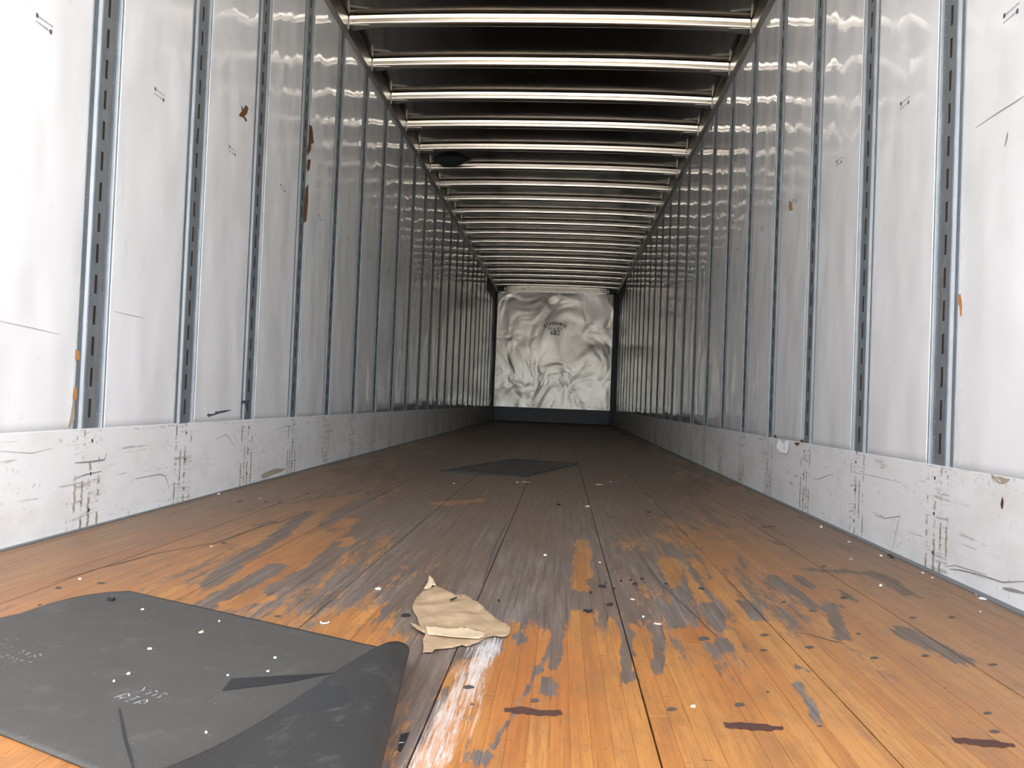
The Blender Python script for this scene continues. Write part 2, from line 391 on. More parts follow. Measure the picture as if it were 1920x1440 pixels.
def jag(pts, amp, sub=3, seed=0):
    """roughen an outline given in picture points"""
    rn = random.Random(seed); out = []
    for i, p in enumerate(pts):
        q = pts[(i+1) % len(pts)]
        for k in range(sub):
            t = k/sub; out.append((p[0]+(q[0]-p[0])*t + rn.uniform(-amp, amp), p[1]+(q[1]-p[1])*t + rn.uniform(-amp, amp)))
    return out

# ---------------------------------------------------------------- ground outside the open rear doors
bm = bmesh.new()
for i in range(-6, 6):
    for j in range(-8, 6): quad(bm, (i*9, j*9-6, -1.25), (i*9+9, j*9-6, -1.25), (i*9+9, j*9+3, -1.25), (i*9, j*9+3, -1.25))
g = obj('ground', bm, M['ground']); g['kind'] = 'structure'

# ---------------------------------------------------------------- floor: boards of glued hardwood strips
floor = empty('floor', (0, 0, 0), 'structure')
bm = bmesh.new(); box(bm, -HW-.04, HW+.04, YR, YE+.05, -.16, -.009)
obj('subfloor', bm, M['groove'], floor)
NEAR = 4.05
def strip_mesh(x0, x1, y0, y1, top, bm, tint, lay, full=True):
    c = .0003
    a = [bm.verts.new(p) for p in ((x0, y0, -.009), (x1, y0, -.009), (x1, y1, -.009), (x0, y1, -.009))]
    b = [bm.verts.new(p) for p in ((x0, y0, top-c), (x1, y0, top-c), (x1, y1, top-c), (x0, y1, top-c))]
    t = [bm.verts.new(p) for p in ((x0+c, y0+c, top), (x1-c, y0+c, top), (x1-c, y1-c, top), (x0+c, y1-c, top))]
    fs = [bm.faces.new(t)]
    for i in range(4):
        k = (i+1) % 4; fs.append(bm.faces.new((b[i], b[k], t[k], t[i])))
        if full: fs.append(bm.faces.new((a[i], a[k], b[k], b[i])))
    for f in fs: f[lay] = tint
edges = [-1.221+.308*k for k in range(9)]      # -1.221 ... 1.243
rs = random.Random(11)
for k in range(8):
    xa, xb = edges[k]+.0012, edges[k+1]-.0012
    if k == 7: xb = 1.236
    nst = 11; wst = (xb-xa)/nst
    far = bmesh.new(); flay = far.faces.layers.float.new('tint')
    near_list = []
    for s in range(nst):
        x0 = xa+s*wst; x1 = x0+wst-.0002
        y = YR - rs.uniform(0, 1.2)
        while y < YE:
            ln = rs.uniform(.9, 1.75); y1 = min(y+ln, YE); ya = max(y, YR); t = rs.random(); top = rs.uniform(-.0004, .0003)
            if y1 > YR+.02:
                if ya < NEAR-.3: near_list.append((x0, x1, ya, y1-.0004, top, t))
                else: strip_mesh(x0, x1, ya, y1-.0004, top, far, t, flay, False)
            y = y1
    board = obj('floor_board', far, M['floor'], floor)
    for (x0, x1, ya, y1, top, t) in near_list:
        b2 = bmesh.new(); l2 = b2.faces.layers.float.new('tint')
        cx, cyy = (x0+x1)/2, (ya+y1)/2
        strip_mesh(x0-cx, x1-cx, ya-cyy, y1-cyy, top, b2, t, l2)
        o = obj('hardwood_strip', b2, M['floor'], board); o.location = (cx, cyy, 0)
bm = bmesh.new(); la = bm.faces.layers.float.new('tint')
strip_mesh(-1.2445, -1.2225, YR, YE, 0, bm, .3, la)
obj('edge_strip', bm, M['floor'], floor)

def floor_decal(name, outlines, mat, z=.0006, amp=1.2, sub=3, label=None):
    bm = bmesh.new()
    for i, o in enumerate(outlines):
        poly(bm, [fl(x, y, z) for x, y in jag(o, amp, sub, i+len(name))])
    ob = obj(name, bm, mat, floor)
    if label: ob['label'] = label
    return ob
# long burnt screw-slot marks and small screw pockets
for o in ([(945, 1327), (985, 1325), (1000, 1330), (1050, 1331), (1056, 1338), (1040, 1343), (1000, 1341), (960, 1337), (946, 1333)],
          [(1356, 1354), (1400, 1355), (1440, 1359), (1468, 1362), (1470, 1367), (1440, 1371), (1400, 1368), (1360, 1364)],
          [(1783, 1382), (1820, 1385), (1870, 1389), (1900, 1394), (1905, 1399), (1880, 1402), (1830, 1398), (1790, 1391)]):
    floor_decal('burn_mark', [o], M['burn'], amp=1.5, sub=4)
def oval(x, y, rx, ry, n=8): return [(x+rx*math.cos(2*PI*i/n), y+ry*math.sin(2*PI*i/n)) for i in range(n)]
spots = [(879, 1288, 11, 4), (1003, 1313, 9, 4), (1260, 1329, 10, 3.5), (1387, 1321, 10, 4), (1538, 1361, 7, 2), (1640, 1233, 9, 2.5), (1518, 1213, 10, 2.5),
         (1735, 1229, 8, 2.5), (1862, 1246, 10, 2.5), (1852, 1337, 9, 3), (1434, 1190, 9, 2.5), (1432, 1219, 8, 2.5), (1712, 1158, 8, 2), (1785, 1157, 8, 2),
         (1320, 1197, 12, 4), (1545, 1062, 6, 2), (1583, 1120, 8, 2.5), (1524, 1145, 9, 2.5), (1447, 987, 9, 1.5), (1435, 988, 9, 1.5), (190, 1093, 9, 2), (110, 1102, 7, 2.5),
         (522, 1155, 8, 2), (75, 1134, 4, 2), (1470, 1128, 5, 2), (886, 1320, 4, 2), (1610, 1188, 5, 2), (1865, 1371, 11, 3), (1440, 1297, 4, 2), (1773, 1290, 3, 1.5), (450, 940, 7, 1.5), (500, 941, 6, 1.5), (577, 925, 5, 1.5), (526, 942, 6, 1.5), (420, 1018, 6, 2), (690, 924, 5, 1.5), (1270, 930, 5, 1.5), (1150, 970, 7, 1.2)]
for s in spots: floor_decal('screw_pocket', [oval(*s)], M['stain'], amp=.6, sub=1)
for pts, w in (([(100, 1092), (180, 1067), (300, 1036), (400, 1018), (470, 994), (540, 966)], .004), ([(380, 1027), (430, 1010), (480, 990), (530, 977), (580, 958)], .006),
               ([(905, 1095), (925, 1030), (950, 980)], .006), 
               ([(1190, 1030), (1240, 1095), (1300, 1150), (1345, 1195)], .005), ([(1487, 1184), (1520, 1190), (1555, 1200), (1588, 1208)], .004)):
    bm = bmesh.new(); ribbon(bm, [fl(x, y, .0007) for x, y in pts], w); obj('scratch_mark', bm, M['stain'], floor)

# ---------------------------------------------------------------- baseboard strips
for side, nm in ((-1, 'baseboard_left'), (1, 'baseboard_right')):
    bm = bmesh.new()
    xi = HW-.028 if side > 0 else HW-.018
    box(bm, min(side*xi, side*HW), max(side*xi, side*HW), YR, YE-.04, -.004, .004)
    b = obj(nm, bm, M['grey_strip']); b['kind'] = 'structure'

# ---------------------------------------------------------------- side walls
I0, I1 = -3, 22
# slotted post, local: u along +Y (0 at centre), x = inward (+), z up. mirrored side made by turning it half round
SP, SL, SWD = .0953, .058, .0125
def post_mesh():
    bm = bmesh.new()
    z0, z1 = ZS-.01, ZR+.004
    h = POST_W/2
    def strip(pr, za, zb):
        for (ua, xa_), (ub, xb_) in zip(pr, pr[1:]):
            quad(bm, (xa_, ua, za), (xb_, ub, za), (xb_, ub, zb), (xa_, ua, zb))
    bead = [(-h+.0075-.0075*math.cos(a), -.009+.010*math.sin(a)) for a in [PI*i/6 for i in range(7)]]
    left = bead + [(-.040, -.009), (-.0345, -.0015), (-.031, 0.0005), (-SWD/2, 0.0005)]
    strip(left, z0, z1)
    strip([(-a, b) for a, b in reversed(left)], z0, z1)
    z = z0; k = 0
    zz = ZS + .033
    while True:
        a, b = zz, zz+SL
        if b > z1-.02: break
        quad(bm, (.0005, -SWD/2, z), (.0005, SWD/2, z), (.0005, SWD/2, a), (.0005, -SWD/2, a))
        d = -.022
        quad(bm, (.0005, -SWD/2, a), (.0005, SWD/2, a), (d, SWD/2, a), (d, -SWD/2, a), mi=1)
        quad(bm, (.0005, -SWD/2, b), (d, -SWD/2, b), (d, SWD/2, b), (.0005, SWD/2, b), mi=1)
        quad(bm, (.0005, -SWD/2, a), (d, -SWD/2, a), (d, -SWD/2, b), (.0005, -SWD/2, b), mi=1)
        quad(bm, (.0005, SWD/2, a), (.0005, SWD/2, b), (d, SWD/2, b), (d, SWD/2, a), mi=1)
        quad(bm, (d, -SWD/2, a), (d, SWD/2, a), (d, SWD/2, b), (d, -SWD/2, b), mi=1)
        z = b; zz += SP
    quad(bm, (.0005, -SWD/2, z), (.0005, SWD/2, z), (.0005, SWD/2, z1), (.0005, -SWD/2, z1))
    bmesh.ops.remove_doubles(bm, verts=bm.verts, dist=1e-5)
    me = bpy.data.meshes.new('logistics_post'); bm.to_mesh(me); bm.free()
    me.materials.append(M['zinc']); me.materials.append(M['cavity']); return me
def rivet_mesh():
    bm = bmesh.new(); z = ZS+.03
    while z < ZR-.05:
        for u in (-.054, .054):
            zz = z + (.012 if u > 0 else 0)
            r = .0032; top = bm.verts.new((-.0062, u, zz)); ring = [bm.verts.new((-.009, u+r*math.cos(a), zz+r*math.sin(a))) for a in [2*PI*i/6 for i in range(6)]]
            for i in range(6): bm.faces.new((ring[i], ring[(i+1) % 6], top))
        z += .0476
    me = bpy.data.meshes.new('rivet_rows'); bm.to_mesh(me); bm.free(); me.materials.append(M['zinc']); return me
PW = S-POST_W-.0008
def panel_mesh():
    bm = bmesh.new(); h = PW/2; z0, z1 = ZS-.012, ZR+.006
    prof = [(-h, -.016), (-h, -.0022), (-h+.0008, -.0006), (-h+.0024, 0)] + [(-h+.0024+(PW-.0048)*i/6, 0) for i in range(1, 6)] + [(h-.0024, 0), (h-.0008, -.0006), (h, -.0022), (h, -.016)]
    sweep(bm, prof, lambda u, x, t: (x, u, z0+(z1-z0)*t), 1)
    me = bpy.data.meshes.new('liner_panel'); bm.to_mesh(me); bm.free(); me.materials.append(M['panel']); return me
def stamp_mesh():
    bm = bmesh.new(); rn = random.Random(3)
    for row in (0, 1):
        z = .0085 if row == 0 else -.0085
        u = -.034
        while u < .030:
            w = rn.uniform(.003, .0065); hgt = rn.uniform(.0035, .0055)
            quad(bm, (0, u, z-hgt/2), (0, u+w, z-hgt/2), (0, u+w, z+hgt/2), (0, u, z+hgt/2), mi=1)
            u += w+rn.uniform(.001, .003)
    for (u, z) in ((-.031, .0085), (.027, -.0085)):
        quad(bm, (.0001, u-.004, z-.006), (.0001, u+.006, z-.006), (.0001, u+.006, z+.006), (.0001, u-.004, z+.006))
    bmesh.ops.reverse_faces(bm, faces=bm.faces)
    me = bpy.data.meshes.new('ink_stamp'); bm.to_mesh(me); bm.free(); me.materials.append(M['ink']); me.materials.append(M['ink_faint']); return me
PM, RM, LM, SM = post_mesh(), rivet_mesh(), panel_mesh(), stamp_mesh()
WALL = {}; PANEL = {}; POST = {}
for side, nm in ((-1, 'wall_left'), (1, 'wall_right')):
    wall = empty(nm, (side*HW, 0, 0), 'structure'); WALL[side] = wall
    rz = 0 if side < 0 else PI
    for i in range(I0, I1+1):
        y = Y0+S*i
        p = link('logistics_post', PM, wall, (0, y, 0), rz); POST[side, i] = p
        rv = link('rivet_rows', RM, p); rv['kind'] = 'stuff'
    for i in range(I0, I1+2):                     # panel i lies just before post i
        y = Y0+S*(i-.5)
        if i == I1+1:
            continue
        p = link('liner_panel', LM, wall, (0, y, 0), rz); PANEL[side, i] = p
        if i >= 0: link('ink_stamp', SM, p, (.0006, (.011 if side < 0 else .0), 1.463+random.uniform(-.006, .006) if i else (1.415 if side < 0 else 1.46)))
    # last, narrower panel up to the front corner
    bm = bmesh.new(); ya = Y0+S*I1+POST_W/2; box(bm, -.016 if side < 0 else 0, 0 if side < 0 else .016, ya, YE-.05, ZS-.012, ZR+.006)
    obj('liner_panel', bm, M['panel'], wall)
    bm = bmesh.new(); box(bm, -.05 if side < 0 else .04, -.04 if side < 0 else .05, YR, YE+.05, -.1, ZB+.06)
    obj('outer_skin', bm, M['cavity'], wall)
    # scuff plate
    bm = bmesh.new(); t = .004
    n = 26; ys = [YR+(YE-.04-YR)*i/n for i in range(n+1)]
    prof = [(-.014, -.01), (t, -.01), (t, ZS-.0025), (t-.0016, ZS-.0006), (t-.003, ZS), (-.014, ZS)]
    sweep(bm, [((-a if side > 0 else a), b) for a, b in prof], lambda a, b, tt: (a, YR+(YE-.04-YR)*tt, b), n)
    if side < 0: bmesh.ops.reverse_faces(bm, faces=bm.faces)
    sp = obj('scuff_plate', bm, M['scuff'], wall)
    bm = bmesh.new()
    for i in range(I0, I1+1):
        for z in (.267, .165, .053):
            c = Vector(((t+.0004)*-side, Y0+S*i+.016, z)); r = .006
            ring = [bm.verts.new(c+Vector((0, r*.8*math.cos(a), r*math.sin(a)))) for a in [2*PI*k/8 for k in range(8)]]
            inn = [bm.verts.new(c+Vector((.0012*-side, r*.45*math.cos(a), r*.6*math.sin(a)))) for a in [2*PI*k/8 for k in range(8)]]
            for k in range(8): bm.faces.new((ring[k], ring[(k+1) % 8], inn[(k+1) % 8], inn[k]))
            bm.faces.new(inn)
    bmesh.ops.recalc_face_normals(bm, faces=bm.faces)
    o = obj('screw_heads', bm, M['dark'], sp); o['kind'] = 'stuff'
    # grey joining plate at the top near the front corner
    bm = bmesh.new(); ya, yb = (14.3, 16.2) if side < 0 else (14.2, 16.2)
    box(bm, min(0, .006*-side), max(0, .006*-side), ya, yb, 2.46, ZR+.004)
    obj('corner_plate', bm, M['dark'], wall)

def wall_decal(name, side, outlines, mat, parent, off=.0008, amp=.8, sub=2, label=None, thick=None):
    bm = bmesh.new(); X = side*(HW-off)
    inv = world_of(parent).inverted()
    for i, o in enumerate(outlines):
        poly(bm, [inv @ wl(x, y, X) for x, y in jag(o, amp, sub, i*7+len(name))], thick, inv.to_3x3() @ Vector((-side, 0, 0)))
    ob = obj(name, bm, mat, parent)
    if label: ob['label'] = label
    return ob
def world_of(o):
    m = Matrix.LocRotScale(o.location, o.rotation_euler, o.scale)
    return world_of(o.parent) @ m if o.parent else m
wall_decal('torn_patch', -1, [[(452, 196), (456, 205), (461, 196), (466, 203), (463, 214), (459, 217), (463, 226), (460, 229), (457, 221), (449, 218), (448, 215), (454, 208)]], M['torn'], PANEL[-1, 2], amp=.5, sub=1, label='brown torn spot on white liner panel')
wall_decal('torn_edge', -1, [[(580, 233), (585, 236), (587, 255), (589, 268), (584, 270), (583, 280), (578, 292), (576, 285), (579, 262)], [(577, 299), (583, 299), (581, 318), (577, 323), (575, 312)], [(573, 352), (578, 345), (578, 380), (575, 415), (570, 417), (571, 385)]], M['torn'], PANEL[-1, 4], off=.001, amp=.5, sub=2, label='brown torn panel edge')
wall_decal('torn_edge', -1, [[(142, 655), (149, 658), (149, 674), (142, 676)], [(140, 724), (145, 730), (144, 748), (138, 753), (137, 740)]], M['foam'], PANEL[-1, 0], off=.003, amp=.5, label='orange exposed panel edge')
wall_decal('torn_edge', -1, [[(137, 752), (141, 765), (139, 785), (133, 800), (128, 803), (133, 778)]], M['tan'], PANEL[-1, 0], off=.0034, amp=.8, label='shredded panel corner')
wall_decal('dent_mark', -1, [[(388, 777), (396, 773), (410, 771), (432, 768), (433, 770), (411, 775), (398, 780), (390, 782)]], M['ink'], PANEL[-1, 2], amp=.6, label='dark gouge above scuff plate')
wall_decal('dent_mark', -1, [[(391, 773), (399, 772), (404, 771), (403, 775), (395, 777)]], M['white'], PANEL[-1, 2], off=.0016, amp=.4)
wall_decal('dent_mark', -1, [[(455, 751), (468, 750), (470, 753), (464, 756), (463, 773), (459, 756), (450, 755)]], M['ink'], POST[-1, 2], off=.0012, amp=.5)
wall_decal('torn_edge', 1, [[(1797, 552), (1801, 550), (1804, 575), (1803, 596), (1800, 590), (1799, 575), (1796, 568)]], M['foam'], PANEL[1, 0], off=.001, amp=.5, label='orange foam at torn panel edge')
wall_decal('torn_edge', 1, [[(1803, 660), (1807, 720), (1809, 780), (1806, 840), (1802, 870), (1798, 874), (1800, 830), (1797, 790)]], M['white'], PANEL[1, 0], off=.0008, amp=.5)
SCUFF = {s: [c for c in WALL[s].children if c.name.startswith('scuff_plate')][0] for s in (-1, 1)}
def lifted(x): return .006 + .030*max(0, 1480-x)/24
def wall_flap(side, o, mat, parent):
    bm = bmesh.new(); inv = world_of(parent).inverted()
    poly(bm, [inv @ wl(x, y, side*(HW-lifted(x))) for x, y in jag(o, .5, 2, 5)], .0012, inv.to_3x3() @ Vector((-side*.6, -.8, 0)))
    ob = obj('torn_flap', bm, mat, parent); ob['label'] = 'white torn flap of scuff plate'
wall_flap(1, [(1460, 823), (1470, 832), (1470, 849), (1463, 848), (1456, 839)], M['white'], SCUFF[1])
wall_flap(1, [(1471, 827), (1479, 827), (1478, 842), (1474, 851), (1471, 848)], M['white'], SCUFF[1])
wall_decal('torn_patch', 1, [[(1489, 830), (1500, 830), (1498, 833), (1493, 837)]], M['torn'], SCUFF[1], off=.0058, amp=.5)
wall_decal('torn_patch', 1, [[(1450, 817), (1454, 815), (1457, 821), (1451, 821)], [(1500, 825), (1506, 824), (1506, 831), (1501, 830)]], M['torn'], WALL[1], off=.002, amp=.5)
wall_decal('torn_patch', 1, [[(1857, 889), (1866, 893), (1880, 895), (1892, 898), (1890, 903), (1882, 907), (1870, 905), (1860, 898)]], M['tan'], SCUFF[1], off=.0056, amp=1, label='tan gouge in scuff plate')
wall_decal('torn_patch', 1, [[(1865, 894), (1871, 898), (1878, 904), (1873, 903)]], M['white'], SCUFF[1], off=.0064, amp=.5)
wall_decal('torn_patch', 1, [[(1879, 930), (1881, 940), (1880, 952), (1877, 956), (1876, 945)]], M['burn'], SCUFF[1], off=.0056, amp=.6, label='dark slit in scuff plate')
wall_decal('torn_patch', -1, [[(488, 893), (500, 884), (520, 878), (534, 878), (528, 885), (508, 891), (492, 897)]], M['tan'], SCUFF[-1], off=.0056, amp=1, label='tan worn patch on scuff plate')
for k, (side, pts, w) in enumerate(((1, [(1525, 898), (1537, 898), (1549, 893), (1563, 888)], .003), (1, [(1780, 1067), (1800, 1069), (1830, 1076), (1880, 1092), (1920, 1090)], .004), (1, [(1640, 966), (1660, 972), (1688, 968), (1682, 985), (1674, 1027)], .003),
                     (1, [(1828, 240), (1870, 212), (1905, 190), (1920, 180)], .003), (1, [(1884, 275), (1888, 258), (1889, 248)], .008), (1, [(1880, 1103), (1895, 1106), (1920, 1112)], .010), (1, [(1772, 1063), (1790, 1060), (1850, 1078)], .003),
                     (-1, [(0, 602), (60, 615), (112, 627)], .002), (-1, [(215, 584), (250, 592), (272, 597)], .002), (-1, [(405, 823), (425, 815), (442, 838)], .003), (-1, [(438, 815), (446, 832)], .003), (-1, [(520, 806), (535, 799), (548, 800)], .003), (-1, [(253, 898), (300, 889), (310, 893), (318, 918)], .004), (-1, [(0, 846), (60, 850), (100, 840)], .002), (1, [(1595, 885), (1640, 893), (1690, 905)], .002), (-1, [(141, 868), (170, 866), (196, 862), (200, 850)], .006), (-1, [(140, 898), (160, 890), (190, 884)], .005))):
    bm = bmesh.new(); ps = []
    lowp = all(wl(x, y, side*HW).z < ZS-.004 for x, y in pts)
    par = SCUFF[side] if lowp else WALL[side]
    inv = world_of(par).inverted()
    ribbon(bm, [inv @ wl(x, y, side*(HW-(.005 if lowp else .0012))) for x, y in pts], w, Vector((-side, 0, 0)))
    obj('scratch_mark', bm, M['rub'], par)

# ---------------------------------------------------------------- ceiling: roof sheet, bows, rails
ceil = empty('ceiling', (0, 0, ZB), 'structure')
CROWN = .022
def crown(x): return CROWN*(1-(abs(x)/HW)**2.6)
bm = bmesh.new()
xs = [-HW-.05+(2*HW+.10)*i/24 for i in range(25)]
prof = [(x, .012+max(0, crown(x)) if abs(x) < HW else .012) for x in xs]
sweep(bm, prof, lambda a, b, t: (a, YR+(YE+.1-YR)*t, b), 54)
bmesh.ops.reverse_faces(bm, faces=bm.faces)
for f in bm.faces: f.smooth = True
rs_ = obj('roof_sheet', bm, M['roof'], ceil)
def bow_mesh():
    bm = bmesh.new()
    arc = [(-.0305, -.006), (-.0303, -.014)] + [(-.012-.018*math.cos(a), -.022-.020*math.sin(a)) for a in [PI/2*q/6 for q in range(7)]]
    pr = [(-.0485, .006), (-.0420, -.011), (-.0395, -.0105), (-.0375, -.004), (-.031, -.004)] + arc + [(-b, c) for b, c in reversed(arc)] + [(.032, -.0065), (.042, -.0065), (.042, .006)]
    L = HW-.040
    def fn(a, b, t):
        x = -L+2*L*t; return (x, a, b+crown(x))
    sweep(bm, pr, fn, 28)
    for f in bm.faces: f.smooth = True
    bm.normal_update()
    for e in bm.edges:
        if len(e.link_faces) == 2 and e.calc_face_angle(0) > .6: e.smooth = False
    me = bpy.data.meshes.new('roof_bow'); bm.to_mesh(me); bm.free(); me.materials.append(M['bow']); return me
def gusset_mesh():
    bm = bmesh.new()
    # bracket under one bow end: a plate down the rail and a short sloping tongue under the bow
    box(bm, -HW+.034, -HW+.040, -.042, .042, -.075, .006)
    x0, x1 = -HW+.040, -HW+.16
    v = [(x0, -.042, -.046), (x0, .042, -.046), (x1, .018, -.0430+crown(x1)), (x1, -.018, -.0430+crown(x1))]
    w = [(a, b, c+.004) for a, b, c in v]
    V = [bm.verts.new(p) for p in v]; U = [bm.verts.new(p) for p in w]
    bm.faces.new(V); bm.faces.new(U[::-1])
    for i in range(4): bm.faces.new((V[i], U[i], U[(i+1) % 4], V[(i+1) % 4]))
    bmesh.ops.recalc_face_normals(bm, faces=bm.faces)
    me = bpy.data.meshes.new('end_bracket'); bm.to_mesh(me); bm.free(); me.materials.append(M['rail']); return me
BM_, GM = bow_mesh(), gusset_mesh()
for i in range(I0, I1+1):
    b = link('roof_bow', BM_, ceil, (0, Y0+S*i+.032, 0))
    link('end_bracket', GM, b); link('end_bracket', GM, b, rz=PI)
for side, nm in ((-1, 'trim_1'), (1, 'trim_2')):
    bm = bmesh.new(); a, b = side*(HW+.012), side*(HW-.034)
    pr = [(a, ZR), (side*(HW-.030), ZR), (side*(HW-.034), ZR+.006), (side*(HW-.034), ZB+.002), (side*(HW-.026), ZB+.010), (a, ZB+.012)]
    sweep(bm, pr, lambda p, q, t: (p, YR+(YE-YR)*t, q), 28)
    bmesh.ops.recalc_face_normals(bm, faces=bm.faces)
    r = obj(nm, bm, M['rail']); r['kind'] = 'structure'
# dented, hanging bit of roof skin
bm = bmesh.new()
c = Vector((-1.0, 7.66, .028)); n1, n2 = 16, 5
rings = []
for k in range(n2+1):
    rr = k/n2
    rings.append([bm.verts.new((c.x+.21*rr*math.cos(a), c.y+.13*rr*math.sin(a)*(1 if math.sin(a) > 0 else .8), c.z-.085*(1-rr**2)**1.2*(1-.25*math.cos(a)*rr))) for a in [2*PI*i/n1 for i in range(n1)]])
for k in range(n2):
    for i in range(n1): bm.faces.new((rings[k][i], rings[k][(i+1) % n1], rings[k+1][(i+1) % n1], rings[k+1][i]))
bmesh.ops.remove_doubles(bm, verts=bm.verts, dist=1e-5); bmesh.ops.recalc_face_normals(bm, faces=bm.faces)
o = obj('roof_dent', bm, M['dark'], ceil, True); o['label'] = 'dark sagging dent in the roof skin'

# ---------------------------------------------------------------- front wall
front = empty('wall_front', (0, YE, 0), 'structure')
def part(name, x0, x1, y0, y1, z0, z1, mat, parent=front, bev=.003):
    bm = bmesh.new(); box(bm, x0, x1, y0, y1, z0, z1); bmesh.ops.bevel(bm, geom=bm.edges[:], offset=bev, segments=1, affect='EDGES')
    return obj(name, bm, mat, parent)
part('outer_skin', -HW-.05, HW+.05, .03, .06, -.1, ZB+.06, M['cavity'])
bm = bmesh.new()
xa, xb, za, zb = -1.222, 1.180, .30, 2.700
nx, nz = 24, 24
def fw(x, z):
    return .010*math.sin(3.1*x+1.3*z)*math.sin(2.3*z+.5) + .006*math.sin(5.3*x-4.1*z+1)
G = [[bm.verts.new((xa+(xb-xa)*i/nx, -.012+fw(xa+(xb-xa)*i/nx, za+(zb-za)*j/nz)*math.sin(PI*i/nx)*math.sin(PI*j/nz), za+(zb-za)*j/nz)) for j in range(nz+1)] for i in range(nx+1)]
for i in range(nx):
    for j in range(nz): bm.faces.new((G[i][j], G[i+1][j], G[i+1][j+1], G[i][j+1]))
fp = obj('front_panel', bm, M['front'], front, True)
bm = bmesh.new()
for i in range(7):
    for j in range(9):
        x = xa+.04+(xb-xa-.08)*i/6; z = za+.05+(zb-za-.1)*j/8; r = .011
        k1 = bm.verts.new((x, -.028, z)); ring = [bm.verts.new((x+r*math.cos(a), -.021, z+r*math.sin(a))) for a in [PI/3*q for q in range(6)]]
        for q in range(6): bm.faces.new((ring[q], ring[(q+1) % 6], k1))
bmesh.ops.recalc_face_normals(bm, faces=bm.faces)
o = obj('rivet_heads', bm, M['rail'], fp); o['kind'] = 'stuff'
part('kick_plate', -1.222, 1.180, -.02, .01, .006, .298, M['kick'])
for (x0, x1) in ((-HW+.001, -1.223), (1.181, HW-.001)):
    part('corner_post', x0, x1, -.05, .01, 0, ZR-.002, M['dark'])
hb = part('header_beam', -1.05, 1.03, -.10, -.03, 2.712, 2.784, M['header'])
for sx in (-1.05, 1.03):
    bm = bmesh.new()
    for dx in (.03, .075):
        for dz in (2.733, 2.763):
            x = sx+(dx if sx < 0 else -dx); box(bm, x-.011, x+.011, -.102, -.099, dz-.007, dz+.007)
    o = obj('bolt_holes', bm, M['cavity'], hb); o['kind'] = 'stuff'
part('header_sheet', -1.04, 1.02, -.03, -.01, 2.703, ZB+.035, M['header'])
for (x0, x1) in ((-HW+.030, -1.105), (1.085, HW-.030)):
    part('corner_bracket', x0, x1, -.12, -.0, 2.700, ZB+.01, M['dark'])
for (x0, x1) in ((-1.10, -1.056), (1.036, 1.08)):
    part('end_block', x0, x1, -.07, -.0, 2.712, 2.782, M['rail'])
# stencilled lettering
def glyph(bm, ch, size, pos, rot=0.0):
    cu = bpy.data.curves.new('g', 'FONT'); cu.body = ch; cu.size = size; cu.align_x = 'CENTER'; cu.resolution_u = 2; cu.offset = size*.008
    ob = bpy.data.objects.new('g', cu); COL.objects.link(ob)
    dg = bpy.context.evaluated_depsgraph_get(); me = bpy.data.meshes.new_from_object(ob.evaluated_get(dg))
    mt = Matrix.Translation(pos) @ Matrix.Rotation(-rot, 4, 'Y') @ Matrix.Rotation(PI/2, 4, 'X')
    me.transform(mt); bm.from_mesh(me); bpy.data.objects.remove(ob); bpy.data.meshes.remove(me); bpy.data.curves.remove(cu)
bm = bmesh.new()
R_ = .24
for i, ch in enumerate('STARHAWK'):
    a = (i-3.5)*.255
    glyph(bm, ch, .105, (-.005+R_*math.sin(a), -.030, 1.875+.155*math.cos(a)), -a*.75)
glyph(bm, '53 x 102', .088, (-.005, -.030, 1.925))
glyph(bm, '682', .14, (-.005, -.030, 1.820))
obj('stencil_lettering', bm, M['stencil'], fp)

# ---------------------------------------------------------------- rubber mats
def plate_from(fn, nu, nv, thick, name, mat, parent, smooth=True, under=0):
    """sheet given by fn(u,v)->(pos, normal); gets a real thickness"""
    bm = bmesh.new(); T = []; B = []
    for i in range(nu+1):
        rt, rb = [], []
        for j in range(nv+1):
            p, n = fn(i/nu, j/nv); rt.append(bm.verts.new(p)); rb.append(bm.verts.new(p-n*thick))
        T.append(rt); B.append(rb)
    for i in range(nu):
        for j in range(nv):
            bm.faces.new((T[i][j], T[i+1][j], T[i+1][j+1], T[i][j+1])); bm.faces.new((B[i][j], B[i][j+1], B[i+1][j+1], B[i+1][j])).material_index = under
    for i in range(nu):
        bm.faces.new((T[i][0], B[i][0], B[i+1][0], T[i+1][0])); bm.faces.new((T[i][nv], T[i+1][nv], B[i+1][nv], B[i][nv]))
    for j in range(nv):
        bm.faces.new((T[0][j], T[0][j+1], B[0][j+1], B[0][j])); bm.faces.new((T[nu][j], B[nu][j], B[nu][j+1], T[nu][j+1]))
    bmesh.ops.recalc_face_normals(bm, faces=bm.faces)
    return obj(name, bm, mat, parent, smooth)
TH = .0035
